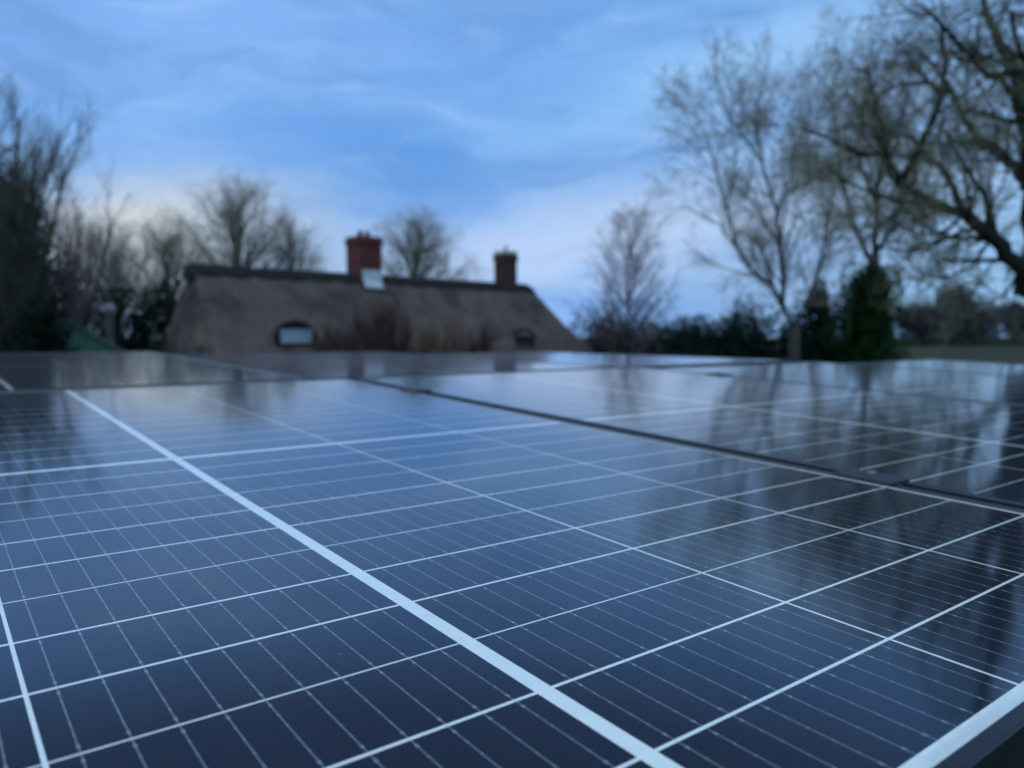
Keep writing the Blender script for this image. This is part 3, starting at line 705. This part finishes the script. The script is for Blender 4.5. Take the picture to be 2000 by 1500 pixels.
# eyebrow windows
M_wf = mat('window_frame', (.30, .32, .34), .6, .1, 4)
M_wfd = mat('window_frame_dark', (.03, .03, .032), .6, .1, 4)
M_sur = mat('dark_surround', (.012, .012, .014), .9, .3, 4, spec=.1)
M_pane = bpy.data.materials.new('window_pane'); M_pane.use_nodes = True
b = M_pane.node_tree.nodes['Principled BSDF']; b.inputs['Base Color'].default_value = (.28, .39, .50, 1); b.inputs['Roughness'].default_value = .12; b.inputs['Specular IOR Level'].default_value = .9  # pale blue base stands in for sky reflected in the panes
M_paned = bpy.data.materials.new('window_pane_dark'); M_paned.use_nodes = True
b = M_paned.node_tree.nodes['Principled BSDF']; b.inputs['Base Color'].default_value = (.015, .018, .022, 1); b.inputs['Roughness'].default_value = .15
for i, (wx, wy, wz, ww) in enumerate(WINS):
    y = wy-.16; w, h = .58, .46
    ar = MB(); n_ = 14; ys = (y+.045, y+.30)
    for yy in ys:
        for k in range(n_+1):
            u_ = -1 + 2*k/n_; ar.v.append((wx + u_*.76, yy, wz + .26 + .50*math.sqrt(max(0, 1-u_*u_))))
        ar.v += [(wx+.76, yy, wz-.20), (wx-.76, yy, wz-.20)]
    k_ = n_+3; ar.f.append(tuple(range(k_-1, -1, -1))); ar.f.append(tuple(range(k_, 2*k_)))
    for k in range(k_): ar.f.append((k, (k+1) % k_, k_+(k+1) % k_, k_+k))
    ar.build('eyebrow_surround', M_sur, cot)
    f = MB().box((wx-w, y-.03, wz-.02), (wx+w, y+.05, wz+.06)).box((wx-w, y-.03, wz+h-.06), (wx+w, y+.05, wz+h)).box((wx-w, y-.03, wz+.06), (wx-w+.06, y+.05, wz+h-.06)).box((wx+w-.06, y-.03, wz+.06), (wx+w, y+.05, wz+h-.06))
    for k in (-1, 1): f.box((wx+k*.2-.02, y-.025, wz+.06), (wx+k*.2+.02, y+.04, wz+h-.06))
    fo = f.build('window', M_wf if i == 0 else M_wfd, cot)
    MB().box((wx-w+.06, y+.005, wz+.06), (wx+w-.06, y+.02, wz+h-.06)).build('pane', M_pane if i == 0 else M_paned, fo)
bush('evergreen_shrub', 'dark evergreen covering the left half of the green shed', 72, 17.0, 1.4, 3.9, M_ever, 105, 4200, .09, 'dark evergreens on the left')
# bare brown shrubs against the roof
def twig_shrub(label, px_, Y, h, seed, twig):
    g = ground_at(px_, Y); rng = random.Random(seed); limbs = []
    for i in range(13):
        a = rng.uniform(0, 2*pi); d = Vector((cos(a)*.28, sin(a)*.28, 1)); pts, _ = branch_path(rng, g, d, h*rng.uniform(.75, 1), .08, .04, 5); limbs.append((pts, .035, .012, False))
    r = empty('bare_shrub', label, 'shrub', loc=g, group='bare shrubs before the cottage')
    tr, cr, _ = tree_meshes(seed, [([p-g for p in pts], a, b, c) for pts, a, b, c in limbs], [(8, .9, .6, .5, .12, .06, .1), (16, .45, .7, .6, .15, .04, .1)])
    tr.build('stem', M_barkd, r); cr.build('crown', twig, r)
M_twigb = mat('twig_brown', (.072, .036, .028), .9, .3, 2)
M_twigo = mat('twig_tan', (.16, .10, .065), .9, .3, 2)
twig_shrub('dark brown bare shrub before the thatch below the red chimney', 718, 26.0, 4.25, 301, M_twigb)
twig_shrub('second dark brown bare shrub just right of the chimney shrub', 768, 26.5, 4.35, 302, M_twigb)
twig_shrub('tan bare shrub before the middle of the thatch', 830, 27.0, 3.9, 303, M_twigo)
twig_shrub('low brown bare shrub right of the tan one', 905, 29.0, 3.6, 304, M_twigb)
twig_shrub('low brown bare shrub beside the pale eyebrow window', 655, 25.0, 3.5, 305, M_twigb)

# ------------------------------------------------------------------ green shed and pale post on the left
gs = at(132, 622, 19.0); g0 = Vector((gs.x, gs.y, 0)); zt = gs.z
sh = empty('green_shed', 'small green gabled shed with pale roof edge at the left', 'shed', loc=g0); sh.rotation_euler.z = math.atan2(-g0.x, g0.y)
M_green = mat('green_felt', (.080, .130, .120), .8, .25, 3); M_gw = mat('shed_boards', (.05, .06, .045), .8, .3, 3, stretch=(1, 1, 6))
e = at(262, 692, 19.0) - g0
half = e.x*.82; drop = zt - e.z
rfm = MB()
for s_ in (-1, 1):
    vs = [Vector((0, -.1, zt)), Vector((0, 3.0, zt)), Vector((s_*half, 3.0, zt-drop)), Vector((s_*half, -.1, zt-drop))]
    n0 = len(rfm.v); rfm.v += vs + [v - Vector((0, 0, .06)) for v in vs]
    rfm.f += [tuple(n0+k for k in f) for f in ((0,1,2,3),(7,6,5,4),(0,3,7,4),(1,0,4,5),(2,1,5,6),(3,2,6,7))]
rfm.build('roof', M_green, sh)
wv = MB(); ww = half*.86; zz = zt-drop*.86-.07
wv.v = [Vector(p) for p in ((-ww, 0, -.1), (ww, 0, -.1), (ww, 0, zz), (0, 0, zt-.07), (-ww, 0, zz), (-ww, 2.9, -.1), (ww, 2.9, -.1), (ww, 2.9, zz), (0, 2.9, zt-.07), (-ww, 2.9, zz))]
wv.f = [(0,1,2,3,4), (9,8,7,6,5), (1,6,7,2), (5,0,4,9)]
wv.build('wall', mat('shed_green', (.050, .110, .088), .8, .25, 3, stretch=(6, 1, 1)), sh)
MB().box((-.42, -.03, 0), (.42, -.003, 1.95)).build('door', M_gw, sh)
pp = at(213, 604, 24.0); ps = empty('garden_post', 'pale garden post with round white top beside the green roof', 'post', loc=(pp.x, pp.y, 0))
M_post = mat('pale_post', (.085, .085, .08), .7, .2, 4); M_cap = mat('white_cap', (.22, .23, .23), .5, .1, 4)
MB().lathe([(.13, -.1), (.12, 1.0), (.11, pp.z-.16)], 12).build('pole', M_post, ps)
MB().lathe([(.11, -.155), (.19, -.08), (.20, .03), (.13, .13), (.04, .17)], 14, (0, 0, pp.z)).build('top', M_cap, ps)
